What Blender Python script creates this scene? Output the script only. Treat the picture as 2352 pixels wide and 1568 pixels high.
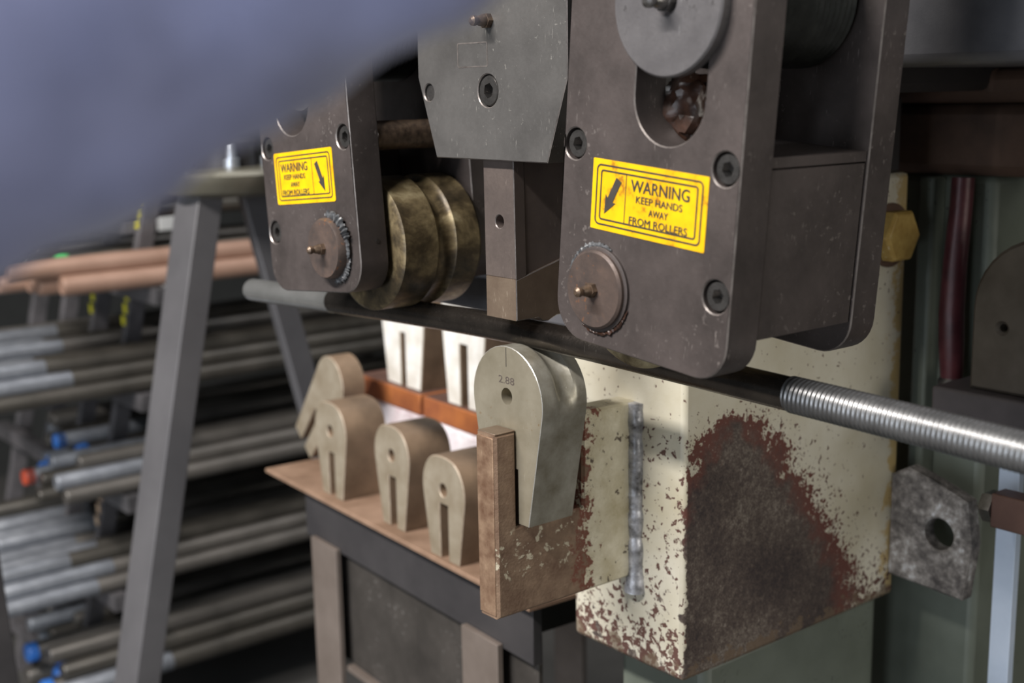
import bpy, bmesh, math, random
from mathutils import Vector, Matrix, noise
from mathutils.geometry import tessellate_polygon
for o in list(bpy.data.objects): bpy.data.objects.remove(o, do_unlink=True)
S = bpy.context.scene
COL = S.collection
PI = math.pi
ZO = 0.25            # the measured heights below start 0.25 m above the floor
XC = 0.0125          # centre plane of the bending machine

# ------------------------------------------------------------------ camera
cd = bpy.data.cameras.new('camera'); cam = bpy.data.objects.new('camera', cd); COL.objects.link(cam)
cd.sensor_width = 36.0; cd.lens = 2950.0 * 36.0 / 2352.0
cd.clip_start = 0.02; cd.clip_end = 60
right = Vector((0.6307, 0.7758, -0.0178)); up = Vector((-0.1370, 0.1339, 0.9815)); fwd = Vector((-0.7638, 0.6166, -0.1907))
CP = Vector((1.0444, -0.8577, 1.3537 + ZO))
cam.matrix_world = Matrix(((right.x, up.x, -fwd.x, CP.x), (right.y, up.y, -fwd.y, CP.y), (right.z, up.z, -fwd.z, CP.z), (0, 0, 0, 1)))
cd.dof.use_dof = True; cd.dof.focus_distance = 1.24; cd.dof.aperture_fstop = 4.2
S.camera = cam

# ------------------------------------------------------------------ world, lamps, exposure
w = bpy.data.worlds.new('shop_air'); S.world = w; w.use_nodes = True
w.node_tree.nodes['Background'].inputs[0].default_value = (0.80, 0.90, 1.0, 1)
w.node_tree.nodes['Background'].inputs[1].default_value = 0.032

def area_lamp(name, loc, sx, sy, power, col, rot=(0, 0, 0)):
    l = bpy.data.lights.new(name, 'AREA'); l.shape = 'RECTANGLE'; l.size = sx; l.size_y = sy
    l.energy = power; l.color = col
    o = bpy.data.objects.new(name, l); COL.objects.link(o); o.location = loc; o.rotation_euler = rot
    return o
# the shop's own light, all outside the picture: two strips hanging at ceiling height and daylight from two sides at wall distance
area_lamp('ceiling_strip_front_offscreen', (-0.15, -2.7, 3.9), 2.4, 0.35, 295, (1.0, 0.955, 0.92))
area_lamp('ceiling_strip_rear_offscreen', (-1.1, 0.9, 4.2), 0.3, 2.0, 18, (0.96, 0.97, 1.0))
area_lamp('door_behind_offscreen', (1.0, -4.4, 1.4), 2.8, 2.6, 98, (0.84, 0.91, 1.0), (math.radians(90), 0, 0))
area_lamp('window_right_offscreen', (4.45, 0.5, 2.0), 1.3, 2.4, 42, (1.0, 0.95, 0.86), (0, math.radians(90), 0))
S.view_settings.view_transform = 'Standard'; S.view_settings.look = 'None'
S.view_settings.gamma = 1.0; S.view_settings.use_curve_mapping = False
S.view_settings.exposure = 0.55

# ------------------------------------------------------------------ materials
def new_mat(name):
    m = bpy.data.materials.new(name); m.use_nodes = True
    nt = m.node_tree; b = nt.nodes['Principled BSDF']
    return m, nt, b
def ramp(nt, fac, stops):
    r = nt.nodes.new('ShaderNodeValToRGB'); e = r.color_ramp.elements
    while len(e) < len(stops): e.new(0.5)
    for i, (p, c) in enumerate(stops):
        e[i].position = p; e[i].color = (*c, 1) if len(c) == 3 else c
    nt.links.new(fac, r.inputs[0]); return r.outputs[0]
def noise_node(nt, vec, scale, detail=4, rough=0.55, dist=0.0):
    n = nt.nodes.new('ShaderNodeTexNoise'); n.inputs['Scale'].default_value = scale
    n.inputs['Detail'].default_value = detail; n.inputs['Roughness'].default_value = rough; n.inputs['Distortion'].default_value = dist
    nt.links.new(vec, n.inputs['Vector']); return n.outputs['Fac']
def mapping(nt, vec, scale=(1, 1, 1), rot=(0, 0, 0), loc=(0, 0, 0)):
    n = nt.nodes.new('ShaderNodeMapping'); n.inputs['Scale'].default_value = scale; n.inputs['Rotation'].default_value = rot
    n.inputs['Location'].default_value = loc
    nt.links.new(vec, n.inputs['Vector']); return n.outputs[0]
def mixc(nt, fac, a, b):
    n = nt.nodes.new('ShaderNodeMix'); n.data_type = 'RGBA'
    for k, v in ((0, fac), (6, a), (7, b)):
        if hasattr(v, 'links') or hasattr(v, 'is_linked'): nt.links.new(v, n.inputs[k])
        elif isinstance(v, (int, float)): n.inputs[k].default_value = v
        else: n.inputs[k].default_value = (*v, 1)
    return n.outputs[2]
def mth(nt, op, a, b=None, c=None, clamp=False):
    n = nt.nodes.new('ShaderNodeMath'); n.operation = op; n.use_clamp = clamp
    for k, v in ((0, a), (1, b), (2, c)):
        if v is None: continue
        if isinstance(v, (int, float)): n.inputs[k].default_value = v
        else: nt.links.new(v, n.inputs[k])
    return n.outputs[0]
def smooth(nt, v, lo, hi):
    n = nt.nodes.new('ShaderNodeMapRange'); n.interpolation_type = 'SMOOTHSTEP'
    nt.links.new(v, n.inputs['Value']); n.inputs['From Min'].default_value = lo; n.inputs['From Max'].default_value = hi
    return n.outputs['Result']
def coords(nt): return nt.nodes.new('ShaderNodeTexCoord').outputs['Object']
def bump(nt, b, h, strength=0.2, dist=0.002):
    n = nt.nodes.new('ShaderNodeBump'); n.inputs['Strength'].default_value = strength; n.inputs['Distance'].default_value = dist
    nt.links.new(h, n.inputs['Height']); nt.links.new(n.outputs[0], b.inputs['Normal'])

def steel(name, c1, c2, rough=0.5, metal=0.4, scale=14, scratch=None, speck=None, bmp=0.12, fine=350, spec=0.5, rvar=0.12):
    m, nt, b = new_mat(name); v = coords(nt)
    f = noise_node(nt, v, scale, 6, 0.62)
    col = ramp(nt, f, [(0.32, c1), (0.68, c2)])
    if scratch:
        sv = mapping(nt, v, (900, 900, 70), (0.35, 0.5, 0.2))
        s = noise_node(nt, sv, 1.0, 2, 0.5)
        brk = noise_node(nt, v, 22, 2)
        s = mth(nt, 'MULTIPLY', smooth(nt, s, 0.66, 0.74), smooth(nt, brk, 0.52, 0.66))
        col = mixc(nt, s, col, scratch)
    if speck:
        s = noise_node(nt, v, 160, 3, 0.6); big = noise_node(nt, v, 9, 2)
        s = mth(nt, 'MULTIPLY', smooth(nt, s, 0.62, 0.68), smooth(nt, big, 0.48, 0.6))
        col = mixc(nt, s, col, speck)
    nt.links.new(col, b.inputs['Base Color'])
    b.inputs['Metallic'].default_value = metal; b.inputs['Specular IOR Level'].default_value = spec
    fn = noise_node(nt, v, fine, 4, 0.6)
    nt.links.new(mth(nt, 'MULTIPLY_ADD', fn, rvar * 2, rough - rvar), b.inputs['Roughness'])
    bump(nt, b, fn, bmp, 0.0012)
    return m

M = {}
M['arm'] = steel('blackened_steel', (0.052, 0.043, 0.040), (0.096, 0.079, 0.074), 0.48, 0.3, 16, scratch=(0.28, 0.25, 0.23), speck=(0.15, 0.13, 0.12))
M['head'] = steel('ground_grey_steel', (0.088, 0.084, 0.080), (0.142, 0.136, 0.129), 0.40, 0.4, 12, scratch=(0.46, 0.44, 0.40), speck=(0.24, 0.23, 0.21))
M['disc'] = steel('worn_grey_disc', (0.095, 0.090, 0.093), (0.155, 0.148, 0.150), 0.45, 0.4, 16, scratch=(0.4, 0.4, 0.4), speck=(0.05, 0.045, 0.045))
M['stamp'] = steel('warm_brown_steel', (0.135, 0.110, 0.100), (0.205, 0.165, 0.145), 0.42, 0.55, 18, scratch=(0.45, 0.38, 0.33))
M['insert'] = steel('bronze_brown_steel', (0.175, 0.125, 0.090), (0.270, 0.205, 0.150), 0.40, 0.55, 22, scratch=(0.55, 0.46, 0.36))
M['bolt'] = steel('oiled_bolt_steel', (0.12, 0.115, 0.11), (0.22, 0.21, 0.20), 0.30, 0.85, 40)
M['pin'] = steel('rusted_pin_steel', (0.072, 0.058, 0.053), (0.140, 0.100, 0.082), 0.45, 0.35, 40, speck=(0.22, 0.10, 0.05))
M['nipple'] = steel('rusty_nipple', (0.060, 0.042, 0.032), (0.200, 0.140, 0.095), 0.42, 0.5, 130)
M['grease'] = steel('dried_grease', (0.030, 0.031, 0.033), (0.13, 0.135, 0.14), 0.34, 0.0, 120, bmp=0.5, fine=200)
M['grease_brown'] = steel('brown_grease', (0.016, 0.008, 0.005), (0.060, 0.028, 0.018), 0.34, 0.0, 70, bmp=0.5, fine=120, spec=0.5)
def roller_mat():
    m, nt, b = new_mat('oily_roller_steel'); v = coords(nt)
    n = noise_node(nt, mapping(nt, v, (1, 0.8, 1)), 26, 8, 0.68, 0.3); n2 = noise_node(nt, v, 7, 3); f = noise_node(nt, v, 240, 4, 0.7)
    t = mth(nt, 'ADD', mth(nt, 'MULTIPLY', n, 0.62), mth(nt, 'MULTIPLY', n2, 0.38))
    nt.links.new(ramp(nt, t, [(0.36, (0.020, 0.016, 0.010)), (0.46, (0.085, 0.063, 0.034)), (0.54, (0.220, 0.168, 0.088)), (0.64, (0.500, 0.420, 0.250))]), b.inputs['Base Color'])
    b.inputs['Metallic'].default_value = 0.35; nt.links.new(mth(nt, 'MULTIPLY_ADD', f, 0.35, 0.22), b.inputs['Roughness']); bump(nt, b, f, 0.2, 0.001)
    return m
M['roller'] = roller_mat()
M['bar_dark'] = steel('black_oiled_bar', (0.060, 0.052, 0.046), (0.150, 0.130, 0.112), 0.24, 0.9, 13, scratch=(0.5, 0.45, 0.4), bmp=0.06)
M['bar_bright'] = steel('polished_bar', (0.50, 0.50, 0.48), (0.64, 0.64, 0.62), 0.24, 0.85, 30, bmp=0.04, rvar=0.06)
M['thread'] = steel('machined_thread', (0.20, 0.20, 0.20), (0.30, 0.30, 0.30), 0.36, 0.85, 40, bmp=0.05)
M['thread_big'] = steel('oily_spindle', (0.018, 0.019, 0.018), (0.045, 0.048, 0.045), 0.35, 0.5, 40)
M['die'] = steel('ground_die_steel', (0.235, 0.208, 0.148), (0.360, 0.325, 0.250), 0.36, 0.4, 16, scratch=(0.55, 0.52, 0.44), speck=(0.24, 0.17, 0.09), bmp=0.06)
M['die_rim'] = steel('oily_die_rim', (0.22, 0.20, 0.15), (0.46, 0.445, 0.39), 0.34, 0.4, 24, scratch=(0.55, 0.54, 0.50), bmp=0.06)
M['edge_wear'] = steel('worn_bright_edge', (0.155, 0.135, 0.125), (0.300, 0.270, 0.250), 0.35, 0.6, 60)
M['edge_bright'] = steel('bright_ground_edge', (0.60, 0.58, 0.52), (0.75, 0.73, 0.68), 0.30, 0.7, 60)
M['edge_brown'] = steel('dusty_edge', (0.25, 0.19, 0.13), (0.40, 0.33, 0.25), 0.55, 0.2, 60)
M['die_dusty'] = steel('dusty_die_steel', (0.190, 0.150, 0.098), (0.310, 0.270, 0.205), 0.6, 0.1, 18, bmp=0.1, speck=(0.14, 0.09, 0.05))
M['die_brown'] = steel('rust_dusted_die_rim', (0.125, 0.082, 0.050), (0.300, 0.205, 0.130), 0.65, 0.0, 9, bmp=0.15)
M['die_sheen'] = steel('die_steel_painted_sheen', (0.62, 0.58, 0.50), (0.93, 0.92, 0.88), 0.40, 0.1, 18, bmp=0.06)  # reflected light on the back dies is painted into this pale colour
M['rust_plate'] = steel('rust_dusted_plate', (0.185, 0.112, 0.070), (0.290, 0.187, 0.125), 0.75, 0.1, 18, bmp=0.2)
M['dark_paint'] = steel('dark_painted_steel', (0.032, 0.030, 0.032), (0.058, 0.054, 0.055), 0.5, 0.2, 6)
M['panel'] = steel('brown_grey_panel', (0.036, 0.032, 0.028), (0.070, 0.062, 0.055), 0.5, 0.2, 9, scratch=(0.22, 0.20, 0.18), speck=(0.18, 0.17, 0.16))
M['leg'] = steel('brown_leg_paint', (0.135, 0.108, 0.090), (0.185, 0.152, 0.130), 0.55, 0.2, 12)
M['orange'] = steel('orange_rust_bar', (0.240, 0.075, 0.040), (0.480, 0.170, 0.055), 0.42, 0.2, 14)
M['white_sheet'] = steel('stained_white_sheet', (0.52, 0.42, 0.45), (0.90, 0.90, 0.93), 0.7, 0.0, 14, bmp=0.2)
M['stand'] = steel('grey_stand_paint', (0.095, 0.092, 0.096), (0.128, 0.124, 0.128), 0.45, 0.1, 5)
M['stand_top'] = steel('oily_olive_plate', (0.120, 0.110, 0.080), (0.225, 0.210, 0.165), 0.35, 0.4, 6)
M['rack'] = steel('dark_rack_paint', (0.060, 0.058, 0.060), (0.150, 0.140, 0.145), 0.5, 0.2, 12)
M['stock'] = steel('stock_bar_black', (0.035, 0.032, 0.027), (0.085, 0.077, 0.065), 0.36, 0.4, 5)
M['stock_brown'] = steel('stock_bar_rusted', (0.240, 0.140, 0.095), (0.360, 0.225, 0.165), 0.5, 0.2, 6)
M['stock_grey'] = steel('stock_bar_grey', (0.072, 0.066, 0.058), (0.140, 0.128, 0.114), 0.40, 0.4, 5)
M['stock_end'] = steel('stock_bar_threads', (0.16, 0.17, 0.19), (0.27, 0.285, 0.31), 0.42, 0.4, 25)
M['blue_paint'] = steel('blue_end_paint', (0.02, 0.11, 0.42), (0.05, 0.22, 0.65), 0.4, 0.0, 20)
M['red_paint'] = steel('red_end_paint', (0.55, 0.07, 0.03), (0.75, 0.12, 0.05), 0.4, 0.0, 20)
M['green_paint'] = steel('green_end_paint', (0.05, 0.40, 0.10), (0.10, 0.55, 0.16), 0.4, 0.0, 20)
M['tan_paint'] = steel('tan_mark_paint', (0.42, 0.27, 0.17), (0.62, 0.45, 0.30), 0.6, 0.0, 60)
M['yellow_mark'] = steel('yellow_mark_paint', (0.62, 0.55, 0.02), (0.85, 0.78, 0.05), 0.5, 0.0, 60)
M['rust_dark'] = steel('dark_rust_beam', (0.060, 0.036, 0.026), (0.170, 0.100, 0.070), 0.7, 0.1, 7, bmp=0.3)
M['bluegrey'] = steel('bluegrey_casting', (0.100, 0.101, 0.112), (0.160, 0.160, 0.172), 0.48, 0.2, 12)
M['green_grey'] = steel('grey_green_paint', (0.105, 0.120, 0.095), (0.160, 0.180, 0.148), 0.5, 0.0, 6, speck=(0.05, 0.05, 0.045))
M['purple_grey'] = steel('purple_grey_steel', (0.055, 0.048, 0.050), (0.095, 0.082, 0.085), 0.5, 0.2, 10)
M['arch'] = steel('oily_arch_plate', (0.045, 0.036, 0.026), (0.100, 0.086, 0.070), 0.4, 0.2, 10)
M['blue_strip'] = steel('pale_blue_paint', (0.44, 0.52, 0.64), (0.56, 0.64, 0.76), 0.5, 0.0, 10)
M['red_brown'] = steel('red_oxide_bar', (0.095, 0.050, 0.038), (0.165, 0.090, 0.068), 0.5, 0.1, 14)
M['maroon'] = steel('maroon_part', (0.05, 0.012, 0.016), (0.11, 0.03, 0.035), 0.4, 0.1, 30)
M['yellow_bolt'] = steel('yellow_painted_bolt', (0.34, 0.21, 0.05), (0.52, 0.36, 0.11), 0.5, 0.0, 60, speck=(0.7, 0.62, 0.45))
M['board_white'] = steel('plain_board_white', (0.80, 0.80, 0.78), (0.88, 0.88, 0.86), 0.8, 0.0, 5)
M['concrete'] = steel('concrete_floor', (0.045, 0.044, 0.041), (0.080, 0.077, 0.072), 0.75, 0.0, 3)
M['wall'] = steel('dark_block_wall', (0.022, 0.023, 0.022), (0.036, 0.038, 0.036), 0.9, 0.0, 2)
M['ink'] = steel('black_ink', (0.035, 0.030, 0.026), (0.055, 0.048, 0.04), 0.55, 0.0, 40)
M['shim'] = steel('bright_shim', (0.52, 0.56, 0.62), (0.70, 0.73, 0.78), 0.35, 0.7, 40)
M['weld'] = steel('weld_bead', (0.075, 0.072, 0.070), (0.66, 0.67, 0.72), 0.36, 0.4, 60, bmp=0.4, fine=180)

def label_mat(name, dirt):
    m, nt, b = new_mat(name); v = coords(nt)
    n = noise_node(nt, v, 45, 5, 0.6); n2 = noise_node(nt, v, 160, 3)
    sx = nt.nodes.new('ShaderNodeSeparateXYZ'); nt.links.new(v, sx.inputs[0])
    col = ramp(nt, n, [(0.40, (0.80, 0.50, 0.002)), (0.75, (0.74, 0.36, 0.003))])
    stain = mth(nt, 'MULTIPLY', smooth(nt, n, 0.56, 0.66), smooth(nt, n2, 0.40, 0.6))
    col = mixc(nt, mth(nt, 'MULTIPLY', stain, dirt), col, (0.33, 0.13, 0.01))
    nt.links.new(col, b.inputs['Base Color']); b.inputs['Roughness'].default_value = 0.45
    return m
M['label_dirty'] = label_mat('yellow_vinyl_stained', 0.9)
M['label'] = label_mat('yellow_vinyl', 0.25)

def bracket_mat():
    m, nt, b = new_mat('rusty_bracket'); v = coords(nt)
    s = nt.nodes.new('ShaderNodeSeparateXYZ'); nt.links.new(v, s.inputs[0])
    n = noise_node(nt, v, 30, 7, 0.65); n2 = noise_node(nt, v, 75, 5, 0.7); n3 = noise_node(nt, v, 300, 3)
    col = ramp(nt, n, [(0.30, (0.125, 0.070, 0.045)), (0.52, (0.205, 0.135, 0.090)), (0.74, (0.330, 0.230, 0.155))])
    # cream paint left towards the block, with a broken edge
    t = mth(nt, 'ADD', s.outputs[1], mth(nt, 'MULTIPLY_ADD', n2, 0.11, -0.055))
    t = mth(nt, 'ADD', t, mth(nt, 'MULTIPLY_ADD', n, 0.08, -0.04))
    paint = smooth(nt, t, 0.066, 0.071)
    rim = mth(nt, 'SUBTRACT', smooth(nt, t, 0.045, 0.06), paint)
    col = mixc(nt, rim, col, (0.17, 0.055, 0.035))
    cream = ramp(nt, n, [(0.3, (0.42, 0.37, 0.24)), (0.7, (0.70, 0.66, 0.53))])
    cream = mixc(nt, smooth(nt, n2, 0.60, 0.64), cream, (0.10, 0.075, 0.055))
    col = mixc(nt, paint, col, cream)
    # leftover paint flecks in a band on the plate
    zb = mth(nt, 'SUBTRACT', 1.0, mth(nt, 'MULTIPLY', mth(nt, 'ABSOLUTE', mth(nt, 'SUBTRACT', s.outputs[2], 0.868)), 24.0), clamp=True)
    fl = mth(nt, 'MULTIPLY', smooth(nt, n2, 0.565, 0.60), smooth(nt, zb, 0.2, 0.5))
    fl = mth(nt, 'MULTIPLY', fl, smooth(nt, s.outputs[0], 0.020, 0.026))
    col = mixc(nt, fl, col, (0.55, 0.50, 0.38))
    nt.links.new(col, b.inputs['Base Color']); b.inputs['Roughness'].default_value = 0.55; b.inputs['Metallic'].default_value = 0.15
    bump(nt, b, mth(nt, 'ADD', n3, mth(nt, 'MULTIPLY', paint, 0.8)), 0.45, 0.0015)
    return m
M['bracket'] = bracket_mat()
M['bracket_front'] = steel('golden_bracket_front', (0.240, 0.135, 0.085), (0.560, 0.385, 0.260), 0.36, 0.6, 45, scratch=(0.75, 0.6, 0.42), bmp=0.4, fine=220)

def block_mat():
    m, nt, b = new_mat('chipped_cream_paint'); v = coords(nt)
    s = nt.nodes.new('ShaderNodeSeparateXYZ'); nt.links.new(v, s.inputs[0]); X, Y, Z = s.outputs
    big = noise_node(nt, v, 7, 5, 0.6); mid = noise_node(nt, v, 38, 6, 0.65); fin = noise_node(nt, v, 125, 4, 0.6, 0.4); dust = noise_node(nt, v, 420, 3, 0.6)
    cream = ramp(nt, big, [(0.30, (0.52, 0.47, 0.34)), (0.70, (0.70, 0.67, 0.57))])
    # ochre stain running along the rear edge
    yr = smooth(nt, mth(nt, 'ADD', Y, mth(nt, 'MULTIPLY_ADD', mid, 0.10, -0.05)), 0.518, 0.530)
    cream = mixc(nt, mth(nt, 'MULTIPLY', yr, 0.75), cream, (0.46, 0.30, 0.07))
    # bare rusted patch on the side face: an uneven tall oval
    hgt = mth(nt, 'DIVIDE', mth(nt, 'SUBTRACT', 1.004, mth(nt, 'ADD', Z, mth(nt, 'MULTIPLY_ADD', big, 0.10, -0.05))), 0.25, clamp=True)
    wid = mth(nt, 'MULTIPLY', mth(nt, 'POWER', hgt, 0.72), 0.192)
    yc = mth(nt, 'MULTIPLY_ADD', mth(nt, 'SUBTRACT', 1.0, Z), 0.10, 0.222)
    d = mth(nt, 'DIVIDE', mth(nt, 'SUBTRACT', mth(nt, 'ABSOLUTE', mth(nt, 'SUBTRACT', Y, yc)), wid), 0.05)
    d = mth(nt, 'ADD', d, mth(nt, 'MULTIPLY', smooth(nt, Z, 0.97, 1.06), 4.0))
    d1 = mth(nt, 'ADD', d, mth(nt, 'MULTIPLY_ADD', mid, 3.4, -1.7))
    d1 = mth(nt, 'ADD', d1, mth(nt, 'MULTIPLY_ADD', fin, 4.2, -2.1))
    sidef = smooth(nt, mth(nt, 'ADD', Y, mth(nt, 'MULTIPLY_ADD', mid, 0.03, -0.015)), 0.1445, 0.146)
    rustm = mth(nt, 'MULTIPLY', smooth(nt, d1, 0.18, 0.05), sidef)
    core = mth(nt, 'MULTIPLY', smooth(nt, mth(nt, 'ADD', d, mth(nt, 'MULTIPLY_ADD', mid, 2.0, -1.0)), -0.1, -0.9), sidef)
    rcol = mixc(nt, core, (0.125, 0.042, 0.030), ramp(nt, mth(nt, 'ADD', mth(nt, 'MULTIPLY', big, 0.45), mth(nt, 'ADD', mth(nt, 'MULTIPLY', fin, 0.25), mth(nt, 'MULTIPLY', dust, 0.30))), [(0.40, (0.034, 0.024, 0.024)), (0.50, (0.085, 0.063, 0.052)), (0.57, (0.170, 0.140, 0.115)), (0.66, (0.330, 0.300, 0.260))]))
    # scattered chips everywhere, denser around the patch and the lower edges
    dens = mth(nt, 'MULTIPLY', smooth(nt, d, 2.6, 0.0), 0.07)
    low = mth(nt, 'MULTIPLY', smooth(nt, Z, 0.78, 0.695), 0.11)
    thr = mth(nt, 'SUBTRACT', 0.655, mth(nt, 'ADD', dens, low))
    chips = smooth(nt, mth(nt, 'SUBTRACT', mth(nt, 'MULTIPLY_ADD', big, 0.10, mth(nt, 'SUBTRACT', fin, 0.05)), thr), 0.0, 0.012)
    col = mixc(nt, chips, cream, (0.115, 0.055, 0.042))
    col = mixc(nt, rustm, col, rcol)
    # rust stains with broken borders along the lower edge
    so = smooth(nt, mth(nt, 'ADD', Z, mth(nt, 'ADD', mth(nt, 'MULTIPLY_ADD', mid, 0.13, -0.065), mth(nt, 'MULTIPLY_ADD', fin, 0.05, -0.025))), 0.704, 0.700)
    col = mixc(nt, mth(nt, 'MULTIPLY', so, 0.8), col, (0.145, 0.100, 0.064))
    nt.links.new(col, b.inputs['Base Color'])
    nt.links.new(mth(nt, 'MULTIPLY_ADD', mth(nt, 'MAXIMUM', rustm, chips), 0.25, 0.42), b.inputs['Roughness'])
    h = mth(nt, 'ADD', mth(nt, 'MULTIPLY', mth(nt, 'MAXIMUM', rustm, chips), -1.0), mth(nt, 'MULTIPLY', dust, 0.35))
    bump(nt, b, h, 0.5, 0.0012)
    return m
M['block'] = block_mat()
def lug_mat():
    m, nt, b = new_mat('burnt_white_lug'); v = coords(nt)
    n = noise_node(nt, v, 16, 6, 0.7); n2 = noise_node(nt, v, 110, 4, 0.7)
    t = mth(nt, 'ADD', mth(nt, 'MULTIPLY', n, 0.6), mth(nt, 'MULTIPLY', n2, 0.4))
    col = ramp(nt, t, [(0.40, (0.045, 0.040, 0.038)), (0.50, (0.145, 0.130, 0.120)), (0.58, (0.30, 0.28, 0.26)), (0.66, (0.62, 0.63, 0.66))])
    nt.links.new(col, b.inputs['Base Color']); b.inputs['Roughness'].default_value = 0.6; bump(nt, b, n2, 0.5, 0.002)
    return m
M['lug'] = lug_mat()
def cloth_mat(name, c1, c2, sc=9):
    m, nt, b = new_mat(name); v = coords(nt)
    n = noise_node(nt, v, sc, 4, 0.6); wv = noise_node(nt, v, 700, 2)
    nt.links.new(ramp(nt, n, [(0.38, c1), (0.62, c2)]), b.inputs['Base Color']); b.inputs['Roughness'].default_value = 0.85
    b.inputs['Sheen Weight'].default_value = 0.25
    bump(nt, b, wv, 0.3, 0.001); return m
M['navy'] = cloth_mat('navy_work_cloth', (0.195, 0.215, 0.370), (0.275, 0.300, 0.500), 16)
M['trouser'] = cloth_mat('dark_work_trousers', (0.020, 0.022, 0.030), (0.035, 0.037, 0.046))
M['skin'] = steel('skin', (0.42, 0.25, 0.18), (0.52, 0.33, 0.24), 0.5, 0.0, 20)
M['hair'] = steel('dark_hair', (0.02, 0.014, 0.01), (0.05, 0.034, 0.022), 0.5, 0.0, 60)
M['boot'] = steel('boot_leather', (0.03, 0.022, 0.016), (0.06, 0.045, 0.034), 0.5, 0.0, 20)

# ------------------------------------------------------------------ mesh helpers
def link(name, me, mat=None, parent=None):
    o = bpy.data.objects.new(name, me); COL.objects.link(o)
    if mat is not None and me is not None and not me.materials: me.materials.append(M[mat])
    if parent is not None: o.parent = parent
    return o
def finish(bm, name, mat, parent, bev=0, seg=2, smoothang=35):
    bmesh.ops.recalc_face_normals(bm, faces=bm.faces[:])
    me = bpy.data.meshes.new(name); bm.to_mesh(me); bm.free()
    me.polygons.foreach_set('use_smooth', [True] * len(me.polygons))
    try: me.set_sharp_from_angle(angle=math.radians(smoothang))
    except Exception: pass
    o = link(name, me, mat, parent)
    if bev:
        b = o.modifiers.new('edge', 'BEVEL'); b.width = bev; b.segments = seg; b.limit_method = 'ANGLE'; b.angle_limit = math.radians(40)
    return o
def thing(name, label, cat, loc=(0, 0, 0), rot=(0, 0, 0), group=None):
    o = bpy.data.objects.new(name, None); COL.objects.link(o); o.empty_display_size = 0.05
    o.location = (loc[0], loc[1], loc[2] + ZO); o.rotation_euler = rot
    tag(o, label, cat, group); return o
def tag(o, label, cat, group=None):
    o['label'] = label; o['category'] = cat
    if group: o['group'] = group
    return o
def bm_box(bm, x0, x1, y0, y1, z0, z1, mtx=None):
    vs = [bm.verts.new(p) for p in ((x0, y0, z0), (x1, y0, z0), (x1, y1, z0), (x0, y1, z0), (x0, y0, z1), (x1, y0, z1), (x1, y1, z1), (x0, y1, z1))]
    for f in ((0, 3, 2, 1), (4, 5, 6, 7), (0, 1, 5, 4), (1, 2, 6, 5), (2, 3, 7, 6), (3, 0, 4, 7)): bm.faces.new([vs[i] for i in f])
    if mtx is not None: bmesh.ops.transform(bm, matrix=mtx, verts=vs)
    return vs
def box(name, r, mat, parent, bev=0.0015):
    bm = bmesh.new(); bm_box(bm, *r); return finish(bm, name, mat, parent, bev)
def inset(loop, d):
    """shift a closed loop to its left by d"""
    n = len(loop); out = []
    for i in range(n):
        p0, p1, p2 = Vector(loop[i - 1]), Vector(loop[i]), Vector(loop[(i + 1) % n])
        e1, e2 = (p1 - p0), (p2 - p1)
        if e1.length < 1e-9: e1 = e2
        if e2.length < 1e-9: e2 = e1
        e1.normalize(); e2.normalize(); n1, n2 = Vector((-e1.y, e1.x)), Vector((-e2.y, e2.x))
        m = n1 + n2; m = n1 if m.length < 0.2 else m / max(0.5, m.dot(n1))
        out.append((p1.x + m.x * d, p1.y + m.y * d))
    return out
def area(l): return sum(l[i - 1][0] * l[i][1] - l[i][0] * l[i - 1][1] for i in range(len(l))) / 2
def plate(name, outer, holes, y0, y1, mat, parent, bev=0.0012, axis='Y', rim=None, edge=None):
    """flat plate: outline and holes in (u, v), extruded along the third axis, edges chamfered by bev;
    rim / edge: materials of the side walls and of the chamfers"""
    if y1 < y0: y0, y1 = y1, y0
    loops = []
    for k, l in enumerate([outer] + list(holes)):
        l = [tuple(p) for p in l]
        if (area(l) > 0) != (k == 0): l = l[::-1]
        loops.append(l)
    bm = bmesh.new(); put = {'Y': lambda u, v, t: (u, t, v), 'X': lambda u, v, t: (t, u, v), 'Z': lambda u, v, t: (u, v, t)}[axis]
    b_ = min(bev, (y1 - y0) * 0.4) if bev else 0
    ins = [inset(l, b_) for l in loops] if b_ else loops
    tris = tessellate_polygon([[Vector((p[0], p[1], 0)) for p in l] for l in ins])
    fi = [p for l in ins for p in l]; fl = [p for l in loops for p in l]
    A = [bm.verts.new(put(p[0], p[1], y0)) for p in fi]; D = [bm.verts.new(put(p[0], p[1], y1)) for p in fi]
    B = [bm.verts.new(put(p[0], p[1], y0 + b_)) for p in fl] if b_ else A; C_ = [bm.verts.new(put(p[0], p[1], y1 - b_)) for p in fl] if b_ else D
    for t in tris:
        try: bm.faces.new([A[i] for i in t]); bm.faces.new([D[i] for i in reversed(t)])
        except ValueError: pass
    k = 0
    for l in loops:
        n = len(l)
        for i in range(n):
            a, c = k + i, k + (i + 1) % n
            f = bm.faces.new((B[a], B[c], C_[c], C_[a])); f.material_index = 1 if rim else 0
            if b_:
                e = 2 if edge else 0
                f = bm.faces.new((A[a], A[c], B[c], B[a])); f.material_index = e
                f = bm.faces.new((D[c], D[a], C_[a], C_[c])); f.material_index = e
        k += n
    o = finish(bm, name, mat, parent)
    if rim or edge:
        o.data.materials.append(M[rim or mat]); o.data.materials.append(M[edge or mat])
    return o
def circ(cx, cy, r, n=28, ph=0.0): return [(cx + r * math.cos(2 * PI * i / n + ph), cy + r * math.sin(2 * PI * i / n + ph)) for i in range(n)]
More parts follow.
